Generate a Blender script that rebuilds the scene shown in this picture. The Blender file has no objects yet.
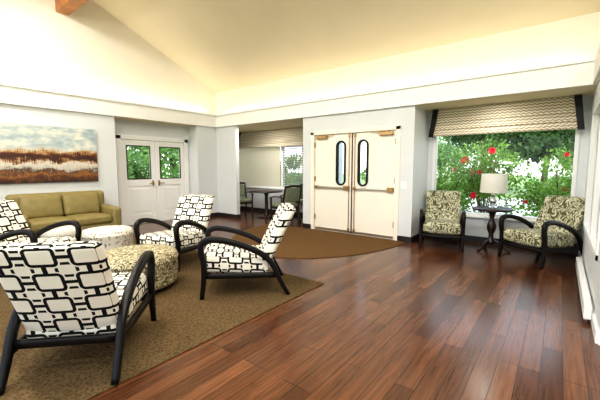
import bpy, bmesh, math, random
import numpy as np
from mathutils import Vector, Matrix
random.seed(7); np.random.seed(7)
S = bpy.context.scene
COL = S.collection

# ------------------------------------------------------------ node helpers
class NT:
    def __init__(s, name):
        s.m = bpy.data.materials.new(name); s.m.use_nodes = True
        s.t = s.m.node_tree; s.n = s.t.nodes; s.l = s.t.links
        s.b = s.n['Principled BSDF']; s.out = s.n['Material Output']
    def new(s, typ, **kw):
        x = s.n.new(typ)
        for k, v in kw.items(): setattr(x, k, v)
        return x
    def put(s, sock, v):
        if isinstance(v, bpy.types.NodeSocket): s.l.new(v, sock)
        else: sock.default_value = v
    def math(s, op, a, b=0.0, c=0.0):
        x = s.new('ShaderNodeMath', operation=op)
        s.put(x.inputs[0], a); s.put(x.inputs[1], b); s.put(x.inputs[2], c)
        return x.outputs[0]
    def coord(s, kind='Object'):
        return s.new('ShaderNodeTexCoord').outputs[kind]
    def mapping(s, v, scale=(1,1,1), rot=(0,0,0), loc=(0,0,0)):
        x = s.new('ShaderNodeMapping')
        s.l.new(v, x.inputs[0]); x.inputs['Scale'].default_value = scale
        x.inputs['Rotation'].default_value = rot; x.inputs['Location'].default_value = loc
        return x.outputs[0]
    def noise(s, v, scale=5, detail=3, rough=.5, dist=0):
        x = s.new('ShaderNodeTexNoise'); s.l.new(v, x.inputs['Vector'])
        x.inputs['Scale'].default_value = scale; x.inputs['Detail'].default_value = detail
        x.inputs['Roughness'].default_value = rough; x.inputs['Distortion'].default_value = dist
        return x.outputs['Fac']
    def ramp(s, fac, stops, interp='LINEAR'):
        x = s.new('ShaderNodeValToRGB'); s.put(x.inputs[0], fac)
        r = x.color_ramp; r.interpolation = interp
        while len(r.elements) < len(stops): r.elements.new(.5)
        for e, (p, c) in zip(r.elements, stops):
            e.position = p; e.color = (*c, 1) if len(c) == 3 else c
        return x.outputs[0]
    def mix(s, f, a, b, mode='MIX'):
        x = s.new('ShaderNodeMix', data_type='RGBA', blend_type=mode)
        s.put(x.inputs[0], f)
        for i, v in ((6, a), (7, b)):
            if isinstance(v, tuple) and len(v) == 3: v = (*v, 1)
            s.put(x.inputs[i], v)
        return x.outputs[2]
    def base(s, v): s.put(s.b.inputs['Base Color'], (*v, 1) if isinstance(v, tuple) and len(v) == 3 else v)
    def bump(s, h, strength=.2, dist=.01):
        x = s.new('ShaderNodeBump'); s.l.new(h, x.inputs['Height'])
        x.inputs['Strength'].default_value = strength; x.inputs['Distance'].default_value = dist
        s.l.new(x.outputs[0], s.b.inputs['Normal'])
    def set(s, **kw):
        for k, v in kw.items(): s.put(s.b.inputs[k.replace('_', ' ')], v)

def paint(name, c, rough=.6, var=.04, scale=3, metal=0, bump=.05, bscale=80, spec=.5):
    m = NT(name); v = m.coord()
    n = m.noise(v, scale, 4)
    lo = tuple(x*(1-var) for x in c); hi = tuple(min(1, x*(1+var)) for x in c)
    m.base(m.ramp(n, [(.3, lo), (.7, hi)]))
    m.set(Roughness=rough, Metallic=metal)
    m.b.inputs['Specular IOR Level'].default_value = spec
    if bump: m.bump(m.noise(v, bscale, 2), bump, .002)
    return m.m

M = {}
M['wall'] = paint('wall_paint_blue_gray', (.68, .705, .71), .7, .02)
M['cream'] = paint('ceiling_cream', (.77, .68, .50), .8, .03, 1.2)
M['creamlight'] = paint('upper_wall_cream', (.84, .79, .67), .8, .02)
M['soffit'] = paint('soffit_yellow', (.78, .70, .48), .8, .02)
M['fascia'] = paint('fascia_white', (.88, .87, .83), .6, .02)
M['white'] = paint('trim_white', (.84, .84, .82), .4, .02)
M['doorcream'] = paint('door_enamel', (.87, .82, .71), .35, .02)
M['black'] = paint('black_lacquer_wood', (.006, .005, .005), .36, .2, 20, bump=.02, spec=.25)
M['basebd'] = paint('baseboard_black', (.02, .018, .02), .4, .1)
M['darkwood'] = paint('dark_wood', (.022, .009, .006), .35, .3, 12)
M['steel'] = paint('brushed_steel', (.62, .60, .54), .3, .05, 20, metal=1)
M['brass'] = paint('brass', (.42, .27, .13), .35, .05, 20, metal=1)
M['beam'] = paint('beam_wood', (.36, .15, .045), .5, .25, 6)
M['sofa'] = paint('sofa_olive_leather', (.25, .20, .075), .5, .12, 8, bump=.15, bscale=120, spec=.35)
M['green'] = paint('chair_green_fabric', (.20, .23, .15), .85, .15, 15, bump=.3, bscale=350, spec=.2)
M['chrome'] = paint('lamp_silver', (.75, .75, .75), .12, .02, metal=1, bump=0)
M['gravel'] = paint('pavement', (.55, .54, .52), .9, .15, 2)
M['bark'] = paint('bark', (.09, .055, .035), .9, .3, 12, bump=.5, bscale=30)
M['red'] = paint('flower_red', (.75, .02, .05), .5, .2, 30)

# wood floor: planks running along world Y
m = NT('dark_plank_floor'); v = m.coord()
mp = m.mapping(v, rot=(0, 0, math.radians(90)), loc=(.45, .03, 0))
br = m.new('ShaderNodeTexBrick'); m.l.new(mp, br.inputs['Vector'])
br.offset = .37; br.offset_frequency = 3
for k, val in (('Scale', 1), ('Mortar Size', .0025), ('Mortar Smooth', .3), ('Bias', 0), ('Brick Width', 1.15), ('Row Height', .125)):
    br.inputs[k].default_value = val
br.inputs['Color1'].default_value = (.058, .020, .0090, 1)
br.inputs['Color2'].default_value = (.160, .066, .029, 1)
br.inputs['Mortar'].default_value = (.006, .002, .001, 1)
gr = m.noise(m.mapping(v, scale=(30, 1.5, 1)), 1.6, 7, .65, .8)
gr2 = m.noise(m.mapping(v, scale=(6, .9, 1)), 1.2, 3)
c = m.mix(.15, br.outputs['Color'], (.10, .038, .016), 'MIX')
c = m.mix(.9, c, m.ramp(gr, [(.3, (.50, .44, .42)), (.52, (1, 1, 1)), (.75, (1.55, 1.5, 1.45))]), 'MULTIPLY')
c = m.mix(.5, c, m.ramp(gr2, [(.3, (.65, .6, .55)), (.7, (1.3, 1.25, 1.2))]), 'MULTIPLY')
m.base(c)
m.set(Roughness=m.math('MULTIPLY_ADD', gr, .20, .12))
m.b.inputs['Specular IOR Level'].default_value = .50
hb = m.math('SUBTRACT', m.math('MULTIPLY', gr, .3), br.outputs['Fac'])
m.bump(hb, .22, .002)
M['floor'] = m.m

def carpet(name, c1, c2):
    m = NT(name); v = m.coord()
    n = m.noise(v, 90, 3, .7); n2 = m.noise(v, 3, 3)
    w = m.new('ShaderNodeTexVoronoi'); m.l.new(v, w.inputs['Vector']); w.inputs['Scale'].default_value = 45
    f = m.math('ADD', m.math('MULTIPLY', n, .6), m.math('MULTIPLY', w.outputs['Distance'], .6))
    m.base(m.mix(m.math('MULTIPLY', n2, .35), m.ramp(f, [(.3, c1), (.75, c2)]), c1))
    m.set(Roughness=.95); m.b.inputs['Specular IOR Level'].default_value = .1
    m.bump(n, .6, .006); return m.m
M['carpet'] = carpet('carpet_olive_brown', (.050, .032, .014), (.165, .110, .052))
M['mat'] = carpet('door_mat_brown', (.085, .046, .017), (.185, .105, .042))

# cream/black interlocking rectangle upholstery (UV in metres)
def lattice_fabric():
    m = NT('interlocking_rectangle_fabric'); uv = m.coord('UV')
    sp = m.new('ShaderNodeSeparateXYZ'); m.l.new(uv, sp.inputs[0])
    W, H = .236, .180
    def ctr(s_, L, off):
        f = m.math('SUBTRACT', m.math('FRACT', m.math('ADD', m.math('DIVIDE', s_, L), off)), .5)
        return m.math('MULTIPLY', m.math('ABSOLUTE', f), L)
    def sdf(ax, ay, hx, hy, r):
        qx = m.math('MAXIMUM', m.math('SUBTRACT', ax, hx-r), 0.0); qy = m.math('MAXIMUM', m.math('SUBTRACT', ay, hy-r), 0.0)
        return m.math('SUBTRACT', m.math('SQRT', m.math('ADD', m.math('MULTIPLY', qx, qx), m.math('MULTIPLY', qy, qy))), r)
    def band(d, a, b): return m.math('MULTIPLY', m.math('GREATER_THAN', d, a), m.math('LESS_THAN', d, b))
    ax, ay = ctr(sp.outputs[0], W, 0.0), ctr(sp.outputs[1], H, 0.0)
    bx, by = ctr(sp.outputs[0], W, .5), ctr(sp.outputs[1], H, .5)
    dA = sdf(ax, ay, .086, .068, .034); dB = sdf(bx, by, .064, .054, .028)
    rA = band(dA, -.021, .0)
    rB = m.math('MULTIPLY', band(dB, -.019, .0), m.math('GREATER_THAN', dA, .009))
    bars = m.math('MULTIPLY', m.math('LESS_THAN', ay, .012), m.math('GREATER_THAN', dA, -.001))
    bars2 = m.math('MULTIPLY', m.math('LESS_THAN', ax, .014), m.math('GREATER_THAN', dA, -.001))
    f = m.math('MINIMUM', m.math('ADD', m.math('ADD', rA, rB), m.math('ADD', bars, bars2)), 1.0)
    m.base(m.mix(f, (.80, .76, .65), (.010, .010, .010)))
    m.set(Roughness=.85); m.b.inputs['Specular IOR Level'].default_value = .15
    m.bump(m.noise(m.coord(), 300, 2), .25, .002)
    return m.m
M['lattice'] = lattice_fabric()

def blotch(name, c1, c2, scale, bands=5, stretch=(1,1,1)):
    m = NT(name); v = m.mapping(m.coord(), scale=stretch)
    n = m.noise(v, scale, 1.5, .5, 1.2)
    f = m.math('FRACT', m.math('MULTIPLY', n, bands))
    m.base(m.ramp(f, [(.0, c1), (.42, c1), (.5, c2), (.93, c2), (1, c1)]))
    m.set(Roughness=.85); m.b.inputs['Specular IOR Level'].default_value = .2
    m.bump(m.noise(m.coord(), 300, 2), .25, .002)
    return m.m
M['damask'] = blotch('damask_scroll_fabric', (.58, .56, .40), (.10, .105, .05), 9, 6)
M['animal'] = blotch('ottoman_print_fabric', (.56, .51, .34), (.13, .10, .045), 13, 6)
m = NT('ottoman_dot_fabric'); v = m.coord()
w = m.new('ShaderNodeTexVoronoi'); m.l.new(v, w.inputs['Vector']); w.inputs['Scale'].default_value = 22
m.base(m.ramp(w.outputs['Distance'], [(.30, (.34, .29, .22)), (.38, (.78, .74, .64))])); m.set(Roughness=.85)
M['dots'] = m.m
m = NT('ottoman_plain_fabric'); m.base(m.ramp(m.noise(m.coord(), 60), [(.3, (.56, .54, .47)), (.7, (.72, .70, .62))])); m.set(Roughness=.9)
M['plainfab'] = m.m

# chevron valance
m = NT('valance_chevron_fabric'); v = m.coord()
sp = m.new('ShaderNodeSeparateXYZ'); m.l.new(v, sp.inputs[0])
hx = m.math('ADD', sp.outputs[0], sp.outputs[1])
tri = m.math('ABSOLUTE', m.math('SUBTRACT', m.math('FRACT', m.math('MULTIPLY', hx, 13)), .5))
f = m.math('FRACT', m.math('ADD', m.math('MULTIPLY', sp.outputs[2], 21), tri))
m.base(m.ramp(f, [(.0, (.76, .70, .56)), (.50, (.74, .67, .52)), (.56, (.29, .24, .17)), (.95, (.31, .26, .19)), (1, (.76, .70, .56))]))
m.set(Roughness=.9); M['valance'] = m.m

m = NT('lamp_shade_linen'); m.base(m.ramp(m.noise(m.coord(), 120), [(.3, (.80, .77, .68)), (.7, (.88, .86, .78))]))
m.set(Roughness=.9)
tl = m.new('ShaderNodeBsdfTranslucent'); tl.inputs[0].default_value = (.85, .80, .70, 1)
mx = m.new('ShaderNodeMixShader'); mx.inputs[0].default_value = .3
m.l.new(m.b.outputs[0], mx.inputs[1]); m.l.new(tl.outputs[0], mx.inputs[2]); m.l.new(mx.outputs[0], m.out.inputs[0])
M['shade'] = m.m

# glass
m = NT('window_glass'); m.n.remove(m.b)
tr = m.new('ShaderNodeBsdfTransparent'); gl = m.new('ShaderNodeBsdfGlossy'); gl.inputs['Roughness'].default_value = .02
fr = m.new('ShaderNodeFresnel'); fr.inputs[0].default_value = 1.2
mx = m.new('ShaderNodeMixShader'); m.l.new(fr.outputs[0], mx.inputs[0]); m.l.new(tr.outputs[0], mx.inputs[1]); m.l.new(gl.outputs[0], mx.inputs[2])
m.l.new(mx.outputs[0], m.out.inputs[0]); M['glass'] = m.m
m = NT('blind_sheer'); sp = m.new('ShaderNodeSeparateXYZ'); m.l.new(m.coord(), sp.inputs[0])
f = m.math('FRACT', m.math('MULTIPLY', sp.outputs[2], 20))
m.base(m.ramp(f, [(.0, (.60, .56, .48)), (.2, (.84, .80, .72)), (.9, (.86, .83, .75)), (1, (.6, .56, .48))]))
m.set(Roughness=.8)
tl = m.new('ShaderNodeBsdfTranslucent'); tl.inputs[0].default_value = (.85, .78, .66, 1)
mx = m.new('ShaderNodeMixShader'); mx.inputs[0].default_value = .6
m.l.new(m.b.outputs[0], mx.inputs[1]); m.l.new(tl.outputs[0], mx.inputs[2]); m.l.new(mx.outputs[0], m.out.inputs[0])
M['blind'] = m.m
M['blindgrey'] = paint('blind_grey', (.22, .23, .25), .7, .1, 6)

def leafmat(name, a, b, scale=2.5):
    m = NT(name); n = m.noise(m.coord(), scale, 4, .7)
    m.base(m.ramp(n, [(.32, a), (.68, b)])); m.set(Roughness=.5)
    tl = m.new('ShaderNodeBsdfTranslucent'); m.l.new(m.ramp(n, [(.32, a), (.68, b)]), tl.inputs[0])
    mx = m.new('ShaderNodeMixShader'); mx.inputs[0].default_value = .4
    m.l.new(m.b.outputs[0], mx.inputs[1]); m.l.new(tl.outputs[0], mx.inputs[2]); m.l.new(mx.outputs[0], m.out.inputs[0])
    return m.m
M['leaf'] = leafmat('shrub_leaf', (.04, .13, .015), (.34, .55, .09), 5)
M['leaf2'] = leafmat('tree_leaf', (.015, .055, .012), (.10, .20, .04), 1.0)
M['leaf3'] = leafmat('hedge_leaf', (.07, .18, .05), (.28, .45, .13), 1.0)
M['grass'] = leafmat('lawn', (.20, .34, .09), (.36, .50, .16), 1.5)

# marsh painting
m = NT('marsh_painting_canvas'); v = m.coord()
sp = m.new('ShaderNodeSeparateXYZ'); m.l.new(v, sp.inputs[0])
z = m.math('MULTIPLY_ADD', sp.outputs[2], 1/1.08, .5)
nb = m.noise(m.mapping(v, scale=(1, 2.0, 4)), 2.2, 5, .65)
ns = m.noise(m.mapping(v, scale=(1, 42, 2.5)), 1.3, 3, .6)
k1 = m.math('MULTIPLY', m.math('SUBTRACT', nb, .5), m.math('MULTIPLY_ADD', z, -.25, .42))
zz = m.math('ADD', m.math('ADD', z, k1), m.math('MULTIPLY_ADD', ns, .16, -.08))
col = m.ramp(zz, [(.0, (.02, .008, .005)), (.08, (.09, .030, .010)), (.15, (.30, .13, .035)), (.20, (.05, .018, .009)), (.25, (.46, .42, .35)),
                  (.34, (.66, .62, .54)), (.38, (.30, .14, .04)), (.42, (.035, .012, .007)), (.50, (.08, .020, .010)), (.54, (.38, .18, .05)),
                  (.575, (.55, .46, .30)), (.62, (.52, .58, .56)), (1.0, (.36, .46, .52))])
sky = m.noise(m.mapping(v, scale=(1, 1.3, 3.2)), 2.6, 5, .6)
skyc = m.ramp(sky, [(.35, (.32, .41, .44)), (.5, (.52, .58, .56)), (.62, (.76, .73, .61))])
isky = m.ramp(zz, [(.57, (0, 0, 0)), (.66, (1, 1, 1))])
m.base(m.mix(isky, col, skyc)); m.set(Roughness=.5); M['painting'] = m.m

# ------------------------------------------------------------ mesh helpers
def link(ob, parent=None):
    COL.objects.link(ob)
    if parent is not None: ob.parent = parent
    return ob
def obj_from(name, verts, faces, mat, parent=None, loc=(0,0,0), smooth=False, uvs=None):
    me = bpy.data.meshes.new(name); me.from_pydata([tuple(v) for v in verts], [], faces); me.update()
    if isinstance(mat, (list, tuple)):
        for x in mat: me.materials.append(M[x])
    else: me.materials.append(M[mat])
    if smooth: me.polygons.foreach_set('use_smooth', [True]*len(me.polygons))
    ob = bpy.data.objects.new(name, me); ob.location = loc
    return link(ob, parent)
def recenter(ob):
    me = ob.data
    lo = Vector([min(v.co[i] for v in me.vertices) for i in range(3)]); hi = Vector([max(v.co[i] for v in me.vertices) for i in range(3)])
    c = (lo+hi)/2
    me.transform(Matrix.Translation(-c)); ob.location = ob.location + c
    return ob
def boxes(name, lst, mat, parent=None, bevel=0, center=True, smooth=False):
    V, F = [], []
    for (x0, x1, y0, y1, z0, z1) in lst:
        b = len(V)
        V += [(x0,y0,z0),(x1,y0,z0),(x1,y1,z0),(x0,y1,z0),(x0,y0,z1),(x1,y0,z1),(x1,y1,z1),(x0,y1,z1)]
        F += [tuple(b+i for i in f) for f in ((0,3,2,1),(4,5,6,7),(0,1,5,4),(1,2,6,5),(2,3,7,6),(3,0,4,7))]
    ob = obj_from(name, V, F, mat, parent)
    if center: recenter(ob)
    if bevel:
        md = ob.modifiers.new('bevel', 'BEVEL'); md.width = bevel; md.segments = 2; md.limit_method = 'ANGLE'
    return ob
def fixn(o):
    bm = bmesh.new(); bm.from_mesh(o.data); bmesh.ops.recalc_face_normals(bm, faces=bm.faces); bm.to_mesh(o.data); bm.free(); return o
def group(name, loc, rz=0):
    e = bpy.data.objects.new(name, None); e.location = loc; e.rotation_euler = (0, 0, rz); e.empty_display_size = .1
    return link(e)
def rbox(name, size, r, loc, mat, parent=None, deform=None, n=7, crown=0, uvoff=(0, 0)):
    h = [s/2 for s in size]
    def axis(hh):
        c = [-hh, -hh+r*.35, -hh+r*.7, -hh+r]
        inner = list(np.linspace(-hh+r, hh-r, n+2))[1:-1]
        return c+inner+[-x for x in reversed(c)]
    A = [axis(x) for x in h]
    V, F, UV, idx = [], [], [], {}
    def vert(p):
        k = tuple(round(x, 5) for x in p)
        if k not in idx: idx[k] = len(V); V.append(p)
        return idx[k]
    for ax in range(3):
        a, b = [(1, 2), (0, 2), (0, 1)][ax]
        for sgn in (-1, 1):
            for i in range(len(A[a])-1):
                for j in range(len(A[b])-1):
                    q = []; uu = []
                    for (di, dj) in ((0, 0), (1, 0), (1, 1), (0, 1)):
                        p = [0, 0, 0]; p[ax] = sgn*h[ax]; p[a] = A[a][i+di]; p[b] = A[b][j+dj]
                        q.append(vert(tuple(p))); uu.append((p[a]+uvoff[0]+5.31, p[b]+uvoff[1]+5))
                    flip = (sgn < 0) ^ (ax == 1)
                    if flip: q.reverse(); uu.reverse()
                    F.append(tuple(q)); UV += uu
    P = []
    for p in V:
        p = Vector(p)
        q = Vector([max(-(h[i]-r), min(h[i]-r, p[i])) for i in range(3)])
        d = p-q
        if d.length > 1e-9: d = d.normalized()*r
        p2 = q+d
        if crown:
            fx = 1-(p.x/h[0])**2; fy = 1-(p.y/h[1])**2; fz = 1-(p.z/h[2])**2
            k = sorted(range(3), key=lambda i: size[i])[0]
            o = [fx, fy, fz]; o.pop(k); p2[k] += crown*o[0]*o[1]*(1 if p[k] > 0 else -1)
        if deform: p2 = Vector(deform(p2))
        P.append(p2)
    ob = obj_from(name, P, F, mat, parent, loc, True)
    uvl = ob.data.uv_layers.new(name='UVMap')
    uvl.data.foreach_set('uv', [c for u in UV for c in u])
    return ob
def spline(pts, n=6):
    P = [Vector(p) for p in pts]; P = [P[0]*2-P[1]]+P+[P[-1]*2-P[-2]]
    out = []
    for i in range(1, len(P)-2):
        for k in range(n):
            t = k/n; a, b, c, d = P[i-1], P[i], P[i+1], P[i+2]
            out.append(.5*((2*b)+(-a+c)*t+(2*a-5*b+4*c-d)*t*t+(-a+3*b-3*c+d)*t**3))
    out.append(P[-2]); return out
def sweep(name, pts, w, t, mat, parent=None, side=Vector((1, 0, 0)), taper=None, n=6):
    P = spline(pts, n); V, F = [], []; sec = []
    for k in range(12):
        a = 2*math.pi*k/12; ca, sa = math.cos(a), math.sin(a)
        sec.append((math.copysign(abs(ca)**.5, ca), math.copysign(abs(sa)**.5, sa)))
    for i, p in enumerate(P):
        tan = (P[min(i+1, len(P)-1)]-P[max(i-1, 0)]).normalized()
        s = (side-tan*side.dot(tan)).normalized(); nn = tan.cross(s).normalized()
        k = taper(i/(len(P)-1)) if taper else 1
        for (a, b) in sec:
            q = p+s*a*w/2*k+nn*b*t/2*k; q.z = max(q.z, 0.0); V.append(q)
    m_ = len(sec)
    for i in range(len(P)-1):
        for k in range(m_):
            F.append((i*m_+k, i*m_+(k+1) % m_, (i+1)*m_+(k+1) % m_, (i+1)*m_+k))
    F.append(tuple(reversed(range(m_)))); F.append(tuple((len(P)-1)*m_+k for k in range(m_)))
    return fixn(obj_from(name, V, F, mat, parent, smooth=True))
def lathe(name, prof, mat, parent=None, loc=(0,0,0), seg=40, smooth=True):
    V, F = [], []
    for (r, z) in prof:
        for k in range(seg):
            a = 2*math.pi*k/seg; V.append((r*math.cos(a), r*math.sin(a), z))
    for i in range(len(prof)-1):
        for k in range(seg):
            F.append((i*seg+k, i*seg+(k+1) % seg, (i+1)*seg+(k+1) % seg, (i+1)*seg+k))
    F.append(tuple(reversed(range(seg)))); F.append(tuple((len(prof)-1)*seg+k for k in range(seg)))
    ob = obj_from(name, V, F, mat, parent, loc, smooth)
    if smooth:
        md = ob.modifiers.new('es', 'EDGE_SPLIT'); md.split_angle = math.radians(50)
    return ob

# ------------------------------------------------------------ ROOM
XL, YB, H0, H1 = -7.8, 6.15, 2.53, 2.87
XR = .32; XF = 3.0; YF = -1.15; YU = 6.35; XU = -8.05; RIDGE = 2.6; SL = .437; HE = 3.55
HR = HE+SL*(YU-RIDGE)

boxes('floor', [(-9.12, XF+.12, YF-.12, 7.72, -.1, 0)], 'floor', center=False)
boxes('carpet', [(XL+.03, -2.2, YF+.03, 3.3, 0.0, .012)], 'carpet', center=False, bevel=.004)
V = [(-3.95+1.72*math.cos(a), 6.12-2.4*math.sin(a)) for a in np.linspace(0, math.pi, 49)]
vs = [(x, y, 0.001) for x, y in V]+[(x, y, .011) for x, y in V]; n_ = len(V)
fs = [tuple(range(n_)), tuple(range(2*n_-1, n_-1, -1))]+[(i, (i+1) % n_, n_+(i+1) % n_, n_+i) for i in range(n_)]
fixn(obj_from('door_mat', vs, fs, 'mat'))

boxes('wall_left', [(XL-.12, XL, YF, 3.39, 0, H0), (XL-.12, XL, 5.5, YB, 0, H0)], 'wall', center=False)
DL0, DL1 = 3.62, 5.40
boxes('wall_left_recess', [(-8.32, -8.2, 3.27, DL0, 0, H0), (-8.32, -8.2, DL1, 5.62, 0, H0), (-8.32, -8.2, DL0, DL1, 2.12, H0),
      (-8.2, XL-.12, 3.27, 3.39, 0, H0), (-8.2, XL-.12, 5.5, 5.62, 0, H0)], 'wall', center=False)
D0, D1 = -4.44, -2.43
boxes('wall_back', [(-9.12, -7.0, YB, YB+.12, 0, H0)], 'wall', center=False)
boxes('wall_back_entry', [(-4.7, D0, YB, YB+.14, 0, H0), (D1, -2.15, YB, YB+.14, 0, H0), (D0, D1, YB, YB+.14, 2.17, H0),
      (-4.7, -4.58, YB+.14, 7.6, 0, H0), (-2.27, -2.15, YB+.14, 7.0, 0, H0)], 'wall', center=False)
W0, W1, WS, WT = -2.05, .20, .50, 2.42
boxes('wall_back_window', [(-2.27, W0, 7.0, 7.12, 0, H0), (W1, XR, 7.0, 7.12, 0, H0), (W0, W1, 7.0, 7.12, 0, WS), (W0, W1, 7.0, 7.12, WT, H0)], 'wall', center=False)
A0, A1, AS, AT = -8.6, -5.0, .78, 2.42
boxes('wall_back_alcove', [(-9.12, A0, 7.6, 7.72, 0, H0), (A1, -4.58, 7.6, 7.72, 0, H0), (A0, A1, 7.6, 7.72, 0, AS), (A0, A1, 7.6, 7.72, AT, H0),
      (-9.12, -9.0, YB+.12, 7.6, 0, H0)], 'wall', center=False)
R0, R1, RS, RT = 4.1, 6.35, .55, 2.2
boxes('wall_right', [(XR, XR+.12, 3.5, R0, 0, H0), (XR, XR+.12, R1, 7.12, 0, H0), (XR, XR+.12, R0, R1, 0, RS), (XR, XR+.12, R0, R1, RT, H0),
      (XR+.12, XF, 3.5, 3.62, 0, H0), (XF, XF+.12, YF, 3.62, 0, HE)], 'wall', center=False)
F0, F1 = -6.8, 2.4
boxes('wall_front', [(XL-.12, F0, YF-.12, YF, 0, HE), (F1, XF+.12, YF-.12, YF, 0, HE), (F0, F1, YF-.12, YF, 0, .3), (F0, F1, YF-.12, YF, 2.6, HE)], 'creamlight', center=False)
boxes('ceiling_alcove', [(-9.12, -4.58, YB+.0, 7.72, H0, H0+.1), (-4.58, -2.15, YB, 7.12, H0, H0+.1), (-2.15, XR+.12, YB, 7.12, H0, H0+.1),
      (-9.12, XL, 3.27, YB, H0, H0+.1), (XL-.3, XL, YF, 3.27, H0, H0+.08), (XR, XF, 3.5, YB, H0, H0+.1)], 'soffit', center=False)
boxes('trim_cove_fascia', [(XL, XR-.05, YB-.05, YB, H0-.0, H1), (XL, XL+.05, YF, YB-.05, H0, H1), (XR-.05, XR, 3.45, YB, H0, H1), (XR, XF, 3.45, 3.5, H0, H1)], 'fascia', center=False)
boxes('trim_cove_lip', [(XL, XR-.07, YB-.085, YB-.05, H1-.035, H1+.01), (XL+.05, XL+.085, YF, YB-.085, H1-.035, H1+.01), (XL, XR-.07, YB-.065, YB-.05, H0, H0+.03)], 'white', center=False)
boxes('wall_back_upper', [(XU-.12, XF+.12, YU, YU+.12, H0+.1, HE+.05)], 'creamlight', center=False)
def gable(name, x0, x1):
    prof = [(YF-.12, H0+.08), (YU+.12, H0+.08), (YU+.12, HE-SL*.12+.02), (RIDGE, HR+.02), (YF-.12, HE-SL*.12+.02)]
    V = [(x0, y, z) for y, z in prof]+[(x1, y, z) for y, z in prof]; n = 5
    F = [tuple(range(n)), tuple(range(2*n-1, n-1, -1))]+[(i, n+i, n+(i+1) % n, (i+1) % n) for i in range(n)]
    fixn(obj_from(name, V, F, 'creamlight'))
gable('wall_left_gable', XU-.12, XU); gable('wall_right_gable', XF, XF+.12)
def slope(name, ya, za, yb, zb):
    x0, x1 = XU-.3, XF+.3
    V = [(x0, ya, za), (x1, ya, za), (x1, yb, zb), (x0, yb, zb), (x0, ya, za+.15), (x1, ya, za+.15), (x1, yb, zb+.15), (x0, yb, zb+.15)]
    F = [(0,3,2,1),(4,5,6,7),(0,1,5,4),(1,2,6,5),(2,3,7,6),(3,0,4,7)]
    fixn(obj_from(name, V, F, 'cream'))
slope('ceiling', YU+.5, HE-SL*.5, RIDGE, HR); slope('ceiling_front', RIDGE, HR, 2*RIDGE-YU-.5, HE-SL*.5)
boxes('ridge_beam', [(XU, XF, RIDGE-.10, RIDGE+.12, 4.47, HR)], 'beam')
bb = .11; e = .02
boxes('baseboard_left', [(XL, XL+e, YF, 3.39, .012, bb), (XL, XL+e, 5.5, YB, 0, bb), (-8.2, -8.2+e, 3.39, DL0-.06, 0, bb), (-8.2, XL+e, 5.5-e, 5.5, 0, bb)], 'basebd', center=False)
boxes('baseboard_back', [(XL, -7.0+e, YB-e, YB, 0, bb), (-7, -7+e, YB, YB+.12, 0, bb), (-4.7, D0-.02, YB-e, YB, 0, bb), (D1+.02, -2.15+e, YB-e, YB, 0, bb), (-2.15, -2.15+e, YB, 7, 0, bb),
      (-2.15, XR, 7-e, 7, 0, bb), (-9, -4.7, 7.6-e, 7.6, 0, bb)], 'basebd', center=False)
boxes('baseboard_right', [(XR-e, XR, 3.5, 7, 0, .10), (XR, XF, 3.5-e, 3.5, 0, .1), (XF-e, XF, YF, 3.5, 0, .1)], 'white', center=False)
g = group('baseboard_heater', (0, 0, 0))
boxes('cabinet', [(XR-.08, XR-e-.002, 3.9, 6.0, .04, .17)], 'white', g, bevel=.008)
boxes('grille', [(XR-.084, XR-.078, 3.95, 5.95, .06, .075), (XR-.084, XR-.078, 3.95, 5.95, .13, .145)], 'steel', g)
boxes('feet', [(XR-.07, XR-.04, 4.0+i*.65, 4.05+i*.65, 0, .045) for i in range(4)], 'steel', g)

# ---- windows
def window_y(name, x0, x1, z0, z1, yw, mull=(), sill=True, th=.12):
    g = group(name, (0, 0, 0)); f = .05
    L = [(x0, x0+f, yw-.015, yw+th, z0, z1), (x1-f, x1, yw-.015, yw+th, z0, z1), (x0, x1, yw-.015, yw+th, z1-f, z1), (x0, x1, yw-.015, yw+th, z0, z0+f)]
    for mx_ in mull: L.append((mx_-.04, mx_+.04, yw, yw+.08, z0, z1))
    boxes('frame', L, 'white', g)
    if sill: boxes('sill', [(x0-.04, x1+.04, yw-.07, yw+.01, z0-.03, z0+.005)], 'white', g, bevel=.005)
    boxes('glass', [(x0+f, x1-f, yw+.05, yw+.056, z0+f, z1-f)], 'glass', g)
    return g
window_y('window_1', W0, W1, WS, WT, 7.0)
window_y('window_2', A0, A1, AS, AT, 7.6, (-6.6, -5.8))
g = group('window_3', (0, 0, 0)); f = .05
boxes('frame', [(XR-.015, XR+.12, R0, R0+f, RS, RT), (XR-.015, XR+.12, R1-f, R1, RS, RT), (XR-.015, XR+.12, R0, R1, RT-f, RT), (XR-.015, XR+.12, R0, R1, RS, RS+f), (XR, XR+.08, 5.2, 5.27, RS, RT)], 'white', g)
boxes('glass', [(XR+.05, XR+.056, R0+f, R1-f, RS+f, RT-f)], 'glass', g)
window_y('added_front_window', F0, F1, .3, 2.6, YF-.12, (-4.5, -2.2, .1), sill=False)  # unseen glazing behind the camera, added to let in daylight
g = group('window_blind', (0, 0, 0))
boxes('sheer_panel', [(-8.55, -6.66, 7.585, 7.595, AS+.05, 2.3)], 'blind', g)
boxes('slats', [(-6.54, -5.05, 7.57, 7.59, AS+.06+i*.05, AS+.088+i*.05) for i in range(30)], 'blindgrey', g)

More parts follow.
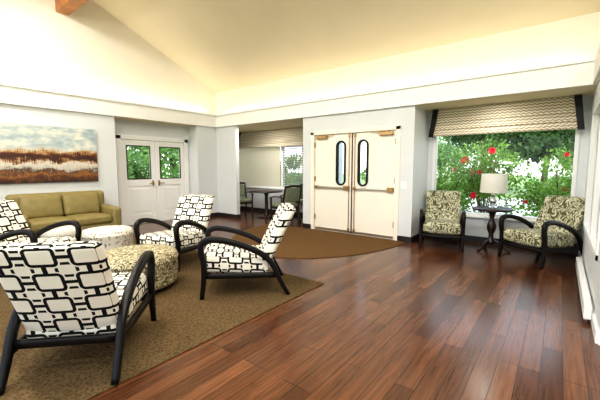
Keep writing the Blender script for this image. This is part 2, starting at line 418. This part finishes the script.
def valance(name, x0, x1, y, flare=.1):
    g = group(name, (0, 0, 0))
    V, F = [], []; prof = [(0, H0-.01), (-.012, 2.40), (-.02, 2.28), (.002, 2.275), (-.03, 2.18), (-.035, 2.14), (-.005, 2.135), (-.045, 2.05), (-.04, 2.015), (0, 2.01), (.03, 2.03), (.04, H0-.01)]
    for x in (x0, x1):
        for (dy, z) in prof: V.append((x, y+dy, z))
    n = len(prof)
    F = [(i, n+i, n+(i+1) % n, (i+1) % n) for i in range(n)]+[tuple(range(n)), tuple(range(2*n-1, n-1, -1))]
    fixn(obj_from('shade', V, F, 'valance', g))
    for xa, s in ((x0, -1), (x1, 1)):
        pts = [(xa-s*.09, H0-.01), (xa+s*.005, H0-.01), (xa+s*flare, 2.0), (xa-s*.015, 2.0)]
        V = [(px, y-.06, pz) for px, pz in pts]+[(px, y+.05, pz) for px, pz in pts]
        F = [(0,1,2,3), (7,6,5,4), (0,4,5,1), (1,5,6,2), (2,6,7,3), (3,7,4,0)]
        fixn(obj_from('black_border', V, F, 'black', g))
valance('window_valance', -2.02, .18, 6.84, .07)
valance('window_valance', -8.3, -4.85, 7.45, .07)

# ---- entry double door
g = group('door_1', (0, 0, 0))
boxes('door_frame', [(D0-.03, D0+.06, YB-.02, YB+.14, 0, 2.19), (D1-.06, D1+.03, YB-.02, YB+.14, 0, 2.19), (D0-.03, D1+.03, YB-.02, YB+.14, 2.12, 2.21)], 'doorcream', g, bevel=.006)
cx = (D0+D1)/2
def oval(cx_, z0, z1, r, k=16):
    P = [(cx_+r*math.cos(a), z1-r+r*math.sin(a)) for a in np.linspace(0, math.pi, k)]
    P += [(cx_+r*math.cos(a), z0+r+r*math.sin(a)) for a in np.linspace(math.pi, 2*math.pi, k)]
    return P
def leaf(name, x0, x1, wc):
    z0, z1 = .012, 2.115; ya, yb = YB+.03, YB+.075
    inner = oval(wc, 1.06, 1.94, .085); n = len(inner)
    outer = []
    for (px, pz) in inner:
        cz = 1.5; dx, dz = px-wc, pz-cz
        tx = ((x1 if dx > 0 else x0)-wc)/dx if abs(dx) > 1e-6 else 1e9
        tz = ((z1 if dz > 0 else z0)-cz)/dz if abs(dz) > 1e-6 else 1e9
        t = min(tx, tz); outer.append((wc+dx*t, cz+dz*t))
    for c in ((x0, z0), (x1, z0), (x0, z1), (x1, z1)):
        j = min(range(n), key=lambda i: (outer[i][0]-c[0])**2+(outer[i][1]-c[1])**2); outer[j] = c
    V = [(a, ya, b) for a, b in outer]+[(a, ya, b) for a, b in inner]+[(a, yb, b) for a, b in outer]+[(a, yb, b) for a, b in inner]
    F = []
    for i in range(n):
        j = (i+1) % n
        F += [(i, j, n+j, n+i), (2*n+i, 3*n+i, 3*n+j, 2*n+j), (n+i, n+j, 3*n+j, 3*n+i), (i, 2*n+i, 2*n+j, j)]
    fixn(obj_from(name, V, F, 'doorcream', g))
    i1 = oval(wc, 1.06, 1.94, .078); o1 = oval(wc, 1.025, 1.975, .120)
    V = [(a, YB+.012, b) for a, b in o1]+[(a, YB+.012, b) for a, b in i1]+[(a, YB+.03, b) for a, b in o1]+[(a, YB+.07, b) for a, b in i1]
    F = []
    for i in range(n):
        j = (i+1) % n; F += [(i, j, n+j, n+i), (i, 2*n+i, 2*n+j, j), (n+i, n+j, 3*n+j, 3*n+i)]
    obj_from('window_bezel', V, F, 'black', g)
    V = [(a, YB+.05, b) for a, b in i1]; obj_from('vision_glass', V, [tuple(range(n))], 'glass', g)
leaf('leaf_left', D0+.065, cx-.008, cx-.27); leaf('leaf_right', cx+.008, D1-.065, cx+.25)
boxes('astragal', [(cx-.012, cx+.012, YB+.018, YB+.03, .02, 2.11)], 'basebd', g)
L = []
for (a, b) in ((D0+.10, cx-.06), (cx+.06, D1-.10)):
    L += [(a, b, YB-.03, YB+.0, .955, 1.005)]
boxes('panic_bars', L, 'steel', g, bevel=.008)
L = []
for (a, b) in ((D0+.09, cx-.05), (cx+.05, D1-.09)):
    L += [(a, a+.08, YB-.035, YB+.03, .945, 1.015), (b-.12, b, YB-.04, YB+.03, .935, 1.025)]
boxes('panic_bar_ends', L, 'brass', g, bevel=.006)
boxes('vertical_rods', [(cx-.072, cx-.06, YB+.005, YB+.017, .1, .94), (cx+.06, cx+.072, YB+.005, YB+.017, .1, .94), (cx-.072, cx-.06, YB+.005, YB+.017, 1.02, 2.05), (cx+.06, cx+.072, YB+.005, YB+.017, 1.02, 2.05),
     (cx-.085, cx-.048, YB+.0, YB+.03, .04, .12), (cx+.048, cx+.085, YB+.0, YB+.03, .04, .12), (cx-.085, cx-.048, YB, YB+.03, 2.03, 2.1), (cx+.048, cx+.085, YB, YB+.03, 2.03, 2.1)], 'brass', g)
boxes('door_closers', [(D0+.12, D0+.4, YB-.035, YB+.03, 2.03, 2.09), (D1-.4, D1-.12, YB-.035, YB+.03, 2.03, 2.09), (D0+.2, D0+.55, YB-.05, YB-.035, 2.10, 2.12), (D1-.55, D1-.2, YB-.05, YB-.035, 2.10, 2.12)], 'brass', g, bevel=.004)
boxes('hinges', [(x, x+.025, YB+.0, YB+.03, z, z+.11) for x in (D0+.055, D1-.08) for z in (.25, 1.1, 1.85)], 'brass', g)
boxes('threshold', [(D0+.06, D1-.06, YB+.0, YB+.14, 0, .012)], 'steel', g)
boxes('kick_strip', [(D0+.075, cx-.015, YB+.022, YB+.03, .02, .07), (cx+.015, D1-.075, YB+.022, YB+.03, .02, .07)], 'steel', g)
g = group('light_switch', (0, 0, 0))
boxes('plate', [(-2.37, -2.26, YB-.01, YB, 1.0, 1.15)], 'white', g, bevel=.003)
boxes('rockers', [(-2.35, -2.325, YB-.016, YB-.009, 1.05, 1.10), (-2.305, -2.28, YB-.016, YB-.009, 1.05, 1.10)], 'fascia', g)

# ---- left glazed double doors
g = group('door_2', (0, 0, 0)); X0 = -8.2
boxes('door_frame', [(X0-.12, X0+.03, DL0-.06, DL0+.05, 0, 2.17), (X0-.12, X0+.03, DL1-.05, DL1+.06, 0, 2.17), (X0-.12, X0+.03, DL0-.06, DL1+.06, 2.08, 2.18)], 'white', g, bevel=.006)
cy = (DL0+DL1)/2
for (a, b) in ((DL0+.055, cy-.005), (cy+.005, DL1-.055)):
    s = .13
    boxes('leaf', [(X0-.05, X0-.005, a, a+s, .01, 2.07), (X0-.05, X0-.005, b-s, b, .01, 2.07), (X0-.05, X0-.005, a+s, b-s, 1.93, 2.07), (X0-.05, X0-.005, a+s, b-s, .01, .25),
          (X0-.05, X0-.005, a+s, b-s, .95, 1.13), (X0-.04, X0-.02, a+s, b-s, .25, .95), (X0-.03, X0-.01, a+s+.06, b-s-.06, .32, .88)], 'white', g, bevel=.006)
    boxes('glass', [(X0-.03, X0-.025, a+s, b-s, 1.13, 1.93)], 'glass', g)
    boxes('glazing_edge', [(X0-.012, X0+.0, a+s-.016, a+s+.010, 1.12, 1.94), (X0-.012, X0, b-s-.010, b-s+.016, 1.12, 1.94), (X0-.012, X0, a+s, b-s, 1.92, 1.945), (X0-.012, X0, a+s, b-s, 1.115, 1.14)], 'basebd', g)
boxes('handles', [(X0, X0+.05, cy-.09, cy-.07, 1.0, 1.02), (X0, X0+.05, cy+.07, cy+.09, 1.0, 1.02), (X0+.045, X0+.055, cy-.2, cy-.07, 1.0, 1.02), (X0+.045, X0+.055, cy+.07, cy+.2, 1.0, 1.02), (X0-.005, X0+.005, cy-.1, cy-.06, .94, 1.08), (X0-.005, X0+.005, cy+.06, cy+.1, .94, 1.08)], 'brass', g)

# ---- painting
g = group('marsh_painting', (XL+.025, 2.15, 1.66))
boxes('canvas', [(-.02, .02, -.83, .83, -.54, .54)], 'painting', g, center=False)
boxes('stretcher', [(-.024, -.005, -.80, .80, -.51, .51)], 'darkwood', g, center=False)

# ------------------------------------------------------------ FURNITURE
def face(dx, dy): return math.atan2(-dx, dy)
def lounge_chair(name, loc, rz, fab):
    g = group(name, loc, rz)
    prof = [(.43, 0), (.405, .2), (.40, .38), (.425, .53), (.405, .615), (.32, .645), (.17, .625), (-.02, .565), (-.2, .475), (-.32, .36), (-.40, .19), (-.50, 0)]
    for s in (-1, 1):
        def tp(t): return .82+.35*math.sin(math.pi*t)
        sweep('arm_frame', [(s*.335, y, z) for y, z in prof], .055, .058, 'black', g, taper=tp)
        sweep('side_rail', [(s*.325, .40, .245), (s*.325, .0, .235), (s*.325, -.37, .225)], .04, .06, 'black', g)
    sweep('front_rail', [(-.335, .405, .235), (0, .415, .225), (.335, .405, .235)], .035, .06, 'black', g, side=Vector((0, 1, 0)))
    sweep('back_rail', [(-.335, -.36, .25), (.335, -.36, .25)], .035, .06, 'black', g, side=Vector((0, 1, 0)))
    rbox('seat', (.61, .74, .20), .055, (0, .07, .345), fab, g, crown=.02, deform=lambda p: (p.x, p.y, p.z+.05*(p.y/.37)*.6), uvoff=(0, .05))
    def bd(p):
        t = (p.z+.36)/.72
        return (p.x*(1+.03*t), p.y-.30*t-.05*t*t-.021*(1-(p.x/.31)**2), p.z)
    rbox('back', (.61, .13, .70), .05, (0, -.20, .61), fab, g, deform=bd, crown=.012, uvoff=(0, .04))
    return g
Z = .013
lounge_chair('lounge_armchair', (-2.80, .97, Z), face(-.73, .68), 'lattice')
lounge_chair('lounge_armchair', (-5.38, 1.20, Z), face(.85, .5), 'lattice')
lounge_chair('lounge_armchair', (-4.47, 2.75, Z), face(.33, -.94), 'lattice')
lounge_chair('lounge_armchair', (-2.90, 2.62, Z), face(-.68, -.73), 'lattice')
lounge_chair('accent_armchair', (-1.66, 6.36, 0), face(.25, -.97), 'damask')
lounge_chair('accent_armchair', (-.18, 6.24, 0), face(-.55, -.84), 'damask')

def ottoman(name, loc, r, h, fab):
    g = group(name, loc)
    lathe('upholstery', [(r*.93, .05), (r*.99, .07), (r, .12), (r, h-.09), (r*1.015, h-.08), (r*1.015, h-.07), (r, h-.06), (r*.985, h-.03), (r*.93, h-.005), (r*.7, h+.01), (.02, h+.015)], fab, g, seg=56)
    lathe('base', [(r*.9, .03), (r*.9, .055)], 'black', g)
    for a in range(4):
        t = math.pi/4+a*math.pi/2
        lathe('foot', [(.02, 0), (.028, .035)], 'black', g, (r*.7*math.cos(t), r*.7*math.sin(t), 0), seg=12)
ottoman('round_ottoman', (-3.86, 1.86, Z), .44, .42, 'animal')
ottoman('round_ottoman', (-5.65, 2.26, Z), .36, .43, 'dots')
ottoman('round_ottoman', (-6.35, 1.85, Z), .28, .42, 'plainfab')

g = group('loveseat_sofa', (-7.30, 2.22, Z), face(1, 0))
Wd = 1.66
rbox('base', (Wd-.1, .78, .22), .03, (0, 0, .21), 'sofa', g)
rbox('backrest', (Wd-.08, .22, .62), .07, (0, -.33, .61), 'sofa', g, deform=lambda p: (p.x, p.y-.05*(p.z+.3), p.z))
for s in (-1, 1):
    rbox('arm', (.17, .84, .50), .06, (s*(Wd/2-.09), .0, .38), 'sofa', g, deform=lambda p, s=s: (p.x+s*.03*max(0, p.z), p.y, p.z+.03*p.y*-1))
    rbox('seat_cushion', (.64, .62, .16), .05, (s*.325, .10, .40), 'sofa', g, crown=.02)
    rbox('back_cushion', (.64, .18, .42), .07, (s*.325, -.17, .68), 'sofa', g, crown=.03, deform=lambda p: (p.x, p.y-.18*(p.z+.2), p.z))
    for t in (-.33, .35):
        lathe('foot', [(.02, 0), (.03, .11)], 'black', g, (s*.7, t, 0), seg=14)

TX, TY = -.88, 6.46
g = group('pedestal_side_table', (TX, TY, 0))
lathe('top', [(.29, .69), (.305, .70), (.305, .72), (.29, .73), (.02, .731)], 'darkwood', g)
lathe('column', [(.05, .10), (.075, .13), (.075, .16), (.04, .20), (.035, .28), (.065, .36), (.075, .42), (.055, .48), (.032, .54), (.045, .62), (.09, .69)], 'darkwood', g, seg=28)
for k in range(3):
    a = math.radians(90+120*k+30); d = Vector((math.cos(a), math.sin(a), 0))
    sweep('foot', [d*.03+Vector((0, 0, .17)), d*.13+Vector((0, 0, .13)), d*.22+Vector((0, 0, .045)), d*.30+Vector((0, 0, .02))], .05, .04, 'darkwood', g, side=Vector((-d.y, d.x, 0)))
g = group('table_lamp', (TX, TY, .732))
lathe('base', [(.075, 0), (.075, .015), (.03, .03), (.02, .05), (.045, .08), (.055, .12), (.045, .16), (.018, .19), (.035, .215), (.018, .24), (.01, .26), (.008, .36)], 'chrome', g, seg=28)
o = lathe('lamp_shade', [(.205, .26), (.19, .575)], 'shade', g)
me = o.data; bm = bmesh.new(); bm.from_mesh(me); bmesh.ops.delete(bm, geom=[f for f in bm.faces if len(f.verts) > 4], context='FACES_ONLY'); bm.to_mesh(me); bm.free()
boxes('shade_spider', [(-.195, .195, -.003, .003, .352, .358), (-.003, .003, -.195, .195, .352, .358)], 'chrome', g)
lathe('bulb', [(.012, .36), (.03, .40), (.03, .44), (.012, .47)], 'shade', g, seg=16)

g = group('round_dining_table', (-6.55, 6.86, 0))
lathe('top', [(.44, .715), (.46, .725), (.46, .745), (.45, .755), (.02, .756)], 'darkwood', g)
lathe('column', [(.26, 0), (.26, .03), (.08, .06), (.045, .12), (.045, .62), (.1, .715)], 'darkwood', g, seg=28)
def dining_chair(loc, rz):
    g = group('dining_armchair', loc, rz)
    for s in (-1, 1):
        sweep('front_leg', [(s*.27, .25, 0), (s*.265, .24, .3), (s*.27, .235, .63)], .04, .04, 'darkwood', g)
        sweep('back_leg', [(s*.25, -.32, 0), (s*.25, -.25, .3), (s*.25, -.25, .5), (s*.25, -.36, .95)], .04, .04, 'darkwood', g)
        sweep('arm', [(s*.25, -.29, .66), (s*.285, .0, .68), (s*.28, .22, .64), (s*.275, .27, .62)], .05, .03, 'darkwood', g)
        boxes('side_rail', [(s*.255-.015, s*.255+.015, -.24, .23, .36, .42)], 'darkwood', g)
    boxes('front_rail', [(-.25, .25, .225, .255, .36, .42)], 'darkwood', g)
    sweep('crest_rail', [(-.25, -.355, .93), (0, -.375, .95), (.25, -.355, .93)], .03, .06, 'darkwood', g, side=Vector((0, 1, 0)))
    rbox('seat', (.50, .48, .09), .03, (0, 0, .45), 'green', g, crown=.01)
    rbox('back', (.44, .06, .36), .025, (0, -.315, .73), 'green', g, deform=lambda p: (p.x, p.y-.22*p.z, p.z))
dining_chair((-7.35, 6.62, 0), face(.8, -.35))
dining_chair((-5.55, 6.50, 0), face(-.9, .2))
dining_chair((-5.80, 7.18, 0), face(-.95, -.1))

# ------------------------------------------------------------ OUTSIDE
boxes('ground', [(-60, 60, -40, 70, -.2, -.12)], 'grass', center=False)
boxes('driveway', [(-12, 40, 12.2, 19, -.12, -.10)], 'gravel', center=False)
def leaves(name, clumps, count, size, mat, parent, flat=0):
    vols = np.array([c[1][0]*c[1][1]*c[1][2] for c in clumps])**.7; vols /= vols.sum()
    ids = np.random.choice(len(clumps), count, p=vols)
    C = np.array([c[0] for c in clumps])[ids]; R = np.array([c[1] for c in clumps])[ids]
    d = np.random.normal(size=(count, 3)); d /= np.linalg.norm(d, axis=1)[:, None]
    rad = np.random.uniform(.5, 1.12, count)[:, None]
    P = C+d*R*rad
    ax = d+np.random.normal(scale=.6, size=(count, 3)); ax[:, 2] -= .15; ax /= np.linalg.norm(ax, axis=1)[:, None]
    up = np.random.normal(size=(count, 3)); sd = np.cross(ax, up); sd /= np.linalg.norm(sd, axis=1)[:, None]; nn = np.cross(sd, ax)
    s = (size*np.random.uniform(.6, 1.3, count))[:, None]
    v0 = P; v1 = P+ax*s*.5+sd*s*.28+nn*s*.08; v2 = P+ax*s; v3 = P+ax*s*.5-sd*s*.28+nn*s*.08
    V = np.stack([v0, v1, v2, v3], 1).reshape(-1, 3)
    me = bpy.data.meshes.new(name); i = np.arange(count)*4
    F = np.stack([np.stack([i, i+1, i+2], 1), np.stack([i, i+2, i+3], 1)], 1).reshape(-1, 3)
    me.from_pydata(V.tolist(), [], F.tolist()); me.update(); me.materials.append(M[mat])
    return link(bpy.data.objects.new(name, me), parent)
def shrub(name, x, y, w, h, d, cnt, size, mat, flowers=0, fs=.08):
    g = group(name, (x, y, -.12))
    cl = []
    for k in range(14):
        a = random.uniform(-1, 1); b = random.uniform(-1, 1); z = random.uniform(.40, .88)
        rr = h*random.uniform(.08, .17)
        cl.append(((a*w*.42, b*d*.35, z*h), (rr*1.1, rr*1.0, rr)))
    cl.append(((0, 0, h*.32), (w*.45, d*.4, h*.30)))
    leaves('foliage', cl, cnt, size, mat, g)
    for k in range(12):
        c = cl[k][0]; sweep('branch', [(c[0]*.15, c[1]*.15, 0), (c[0]*.5, c[1]*.5, c[2]*.5), c], .022, .022, 'bark', g, n=3)
    for k in range(flowers):
        c, r = random.choice(cl[:-1]); t = Vector((random.uniform(-1, 1), -random.uniform(.3, 1), random.uniform(-.3, 1))).normalized()
        p = Vector(c)+Vector((t.x*r[0], t.y*r[1], t.z*r[2]))*1.1
        fz = fs*random.uniform(.6, 1.15)
        bm = bmesh.new()
        for (sc, lift) in ((1, .02), (.6, .045)):
            for q in range(6):
                a = 2*math.pi*q/6+lift*20; u = Vector((1, 0, 0)); w_ = Vector((0, .25, 1)).normalized(); F_ = fz*sc
                dd = u*math.cos(a)+w_*math.sin(a); ee = u*math.cos(a+.6)+w_*math.sin(a+.6); ff = u*math.cos(a-.6)+w_*math.sin(a-.6)
                nrm = Vector((0, -1, .25)).normalized()
                vs = [bm.verts.new(p), bm.verts.new(p+ff*F_*.7+nrm*lift), bm.verts.new(p+dd*F_+nrm*lift*1.6), bm.verts.new(p+ee*F_*.7+nrm*lift)]
                bm.faces.new(vs)
        me = bpy.data.meshes.new('blossom'); bm.to_mesh(me); bm.free(); me.materials.append(M['red']); link(bpy.data.objects.new('blossom', me), g)
shrub('flowering_shrub', -2.35, 8.6, 1.4, 1.65, 1.0, 3600, .075, 'leaf', 3, .06)
shrub('flowering_shrub', -1.35, 8.8, 1.6, 2.15, 1.1, 5200, .075, 'leaf', 8, .085)
shrub('flowering_shrub', .1, 8.9, 1.6, 1.90, 1.1, 4600, .075, 'leaf', 5, .06)
shrub('flowering_shrub', 1.0, 8.3, 1.0, 2.35, .9, 3000, .08, 'leaf', 9, .09)
shrub('garden_hedge', -4.0, 10.9, 4, 1.45, 1.0, 7000, .10, 'leaf3')
shrub('garden_hedge', 1.5, 11.0, 5, 1.25, 1.0, 7000, .10, 'leaf3')
shrub('garden_hedge', -11.5, 5, 2.5, 2.1, 3.0, 6000, .13, 'leaf3')
shrub('garden_hedge', -8.5, 10.5, 4, 2.0, 1.5, 6000, .13, 'leaf')
shrub('garden_hedge', 3.2, 5.2, 1.5, 2.2, 2.5, 4000, .13, 'leaf')
def tree(x, y, h, r, cnt, mat='leaf2', low=.35):
    g = group('garden_tree', (x, y, -.12))
    sweep('trunk', [(0, 0, 0), (.1, 0, h*.3), (-.1, .1, h*.6), (0, 0, h*.85)], .35, .35, 'bark', g, taper=lambda t: 1-.6*t)
    cl = [((random.uniform(-1, 1)*r*.7, random.uniform(-1, 1)*r*.7, h*random.uniform(low, .95)), (r*.5, r*.5, r*.4)) for k in range(12)]
    leaves('crown', cl, cnt, .28, mat, g)
tree(-3.6, 21.5, 6.5, 2.4, 9000, low=.42); tree(-.8, 24, 7.0, 2.6, 9000, low=.42); tree(3.5, 34, 4.6, 3.4, 7000, 'leaf3'); tree(-9, 33, 4.2, 3.2, 5000, 'leaf3'); tree(10, 33, 4.4, 3.2, 4000)
tree(-15, 2, 6, 2.5, 4000); tree(-16.5, 10, 5, 2.5, 4000, 'leaf3')

# ------------------------------------------------------------ LIGHT
w = bpy.data.worlds.new('World'); S.world = w; w.use_nodes = True
nt = w.node_tree; bg = nt.nodes['Background']
tc = nt.nodes.new('ShaderNodeTexCoord'); sx = nt.nodes.new('ShaderNodeSeparateXYZ'); rp = nt.nodes.new('ShaderNodeValToRGB')
nt.links.new(tc.outputs['Generated'], sx.inputs[0]); nt.links.new(sx.outputs[2], rp.inputs[0]); nt.links.new(rp.outputs[0], bg.inputs[0])
rp.color_ramp.elements[0].position = 0; rp.color_ramp.elements[0].color = (.96, .98, 1, 1)
rp.color_ramp.elements[1].position = .6; rp.color_ramp.elements[1].color = (.62, .78, 1, 1)
bg.inputs[1].default_value = 2.5

def light(name, typ, loc, rot, energy, color=(1, 1, 1), **kw):
    l = bpy.data.lights.new(name, typ); l.energy = energy; l.color = color
    for k, v in kw.items(): setattr(l, k, v)
    o = bpy.data.objects.new(name, l); o.location = loc; o.rotation_euler = rot; return link(o)
light('sun', 'SUN', (0, 0, 20), (math.radians(38), 0, math.radians(25)), 4.2, (1, .95, .86), angle=.02)
R90 = math.radians(90)
def portal(loc, rot, sx_, sy_):
    o = light('window_portal', 'AREA', loc, rot, 1, shape='RECTANGLE', size=sx_, size_y=sy_); o.data.cycles.is_portal = True
portal((-.92, 7.16, 1.46), (-R90, 0, 0), 2.2, 1.9)
portal((-2.2, YF-.16, 1.45), (R90, 0, 0), 9.2, 2.3)
portal((XR+.16, 5.22, 1.38), (0, R90, 0), 1.6, 2.2)
light('cove_light', 'AREA', (-3.7, YB+.10, H1-.08), (math.pi, 0, 0), 17, (1, .91, .74), shape='RECTANGLE', size=7.8, size_y=.08)
light('cove_light', 'AREA', (XL-.10, 2.6, H1-.08), (math.pi, 0, 0), 22, (1, .93, .80), shape='RECTANGLE', size=.08, size_y=6.8)
for x in (-6.6, -4.4, -2.2, 0, 1.8):  # unseen fixtures on the near slope, added to brighten the room
    for y in (.2, 1.5):
        zc = HR-SL*(RIDGE-y)
        g = group('added_ceiling_fill', (x, y, zc-.03)); g.rotation_euler = (math.atan(SL), 0, 0)
        lathe('fill_trim_ring', [(.2, -.01), (.23, -.01), (.23, .012), (.2, .012)], 'white', g)
        l = light('fill_lamp', 'AREA', (0, 0, -.02), (0, 0, 0), 46, (1, .965, .90), shape='DISK', size=.38); l.parent = g
light('alcove_fill_light', 'AREA', (-6.6, 6.6, H0-.02), (0, 0, 0), 20, (1, .95, .87), shape='DISK', size=.3)  # added fill lamp without a fixture, brightens the dining alcove
light('alcove_fill_light', 'AREA', (-.9, 6.35, H0-.02), (0, 0, 0), 6, (1, .95, .87), shape='DISK', size=.3)  # added fill lamp without a fixture, brightens the window alcove

# ------------------------------------------------------------ CAMERA
cam = bpy.data.cameras.new('camera'); co = bpy.data.objects.new('camera', cam); link(co)
cam.sensor_width = 36; cam.lens = 334/600*36; cam.clip_start = .05; cam.clip_end = 300
co.location = (0, 0, 1.42); co.rotation_euler = (math.radians(90-5.64), 0, math.radians(37.9))
S.camera = co
S.view_settings.view_transform = 'Standard'
S.view_settings.exposure = .10
try: S.view_settings.look = 'Medium High Contrast'
except Exception as ex: print('look', ex)
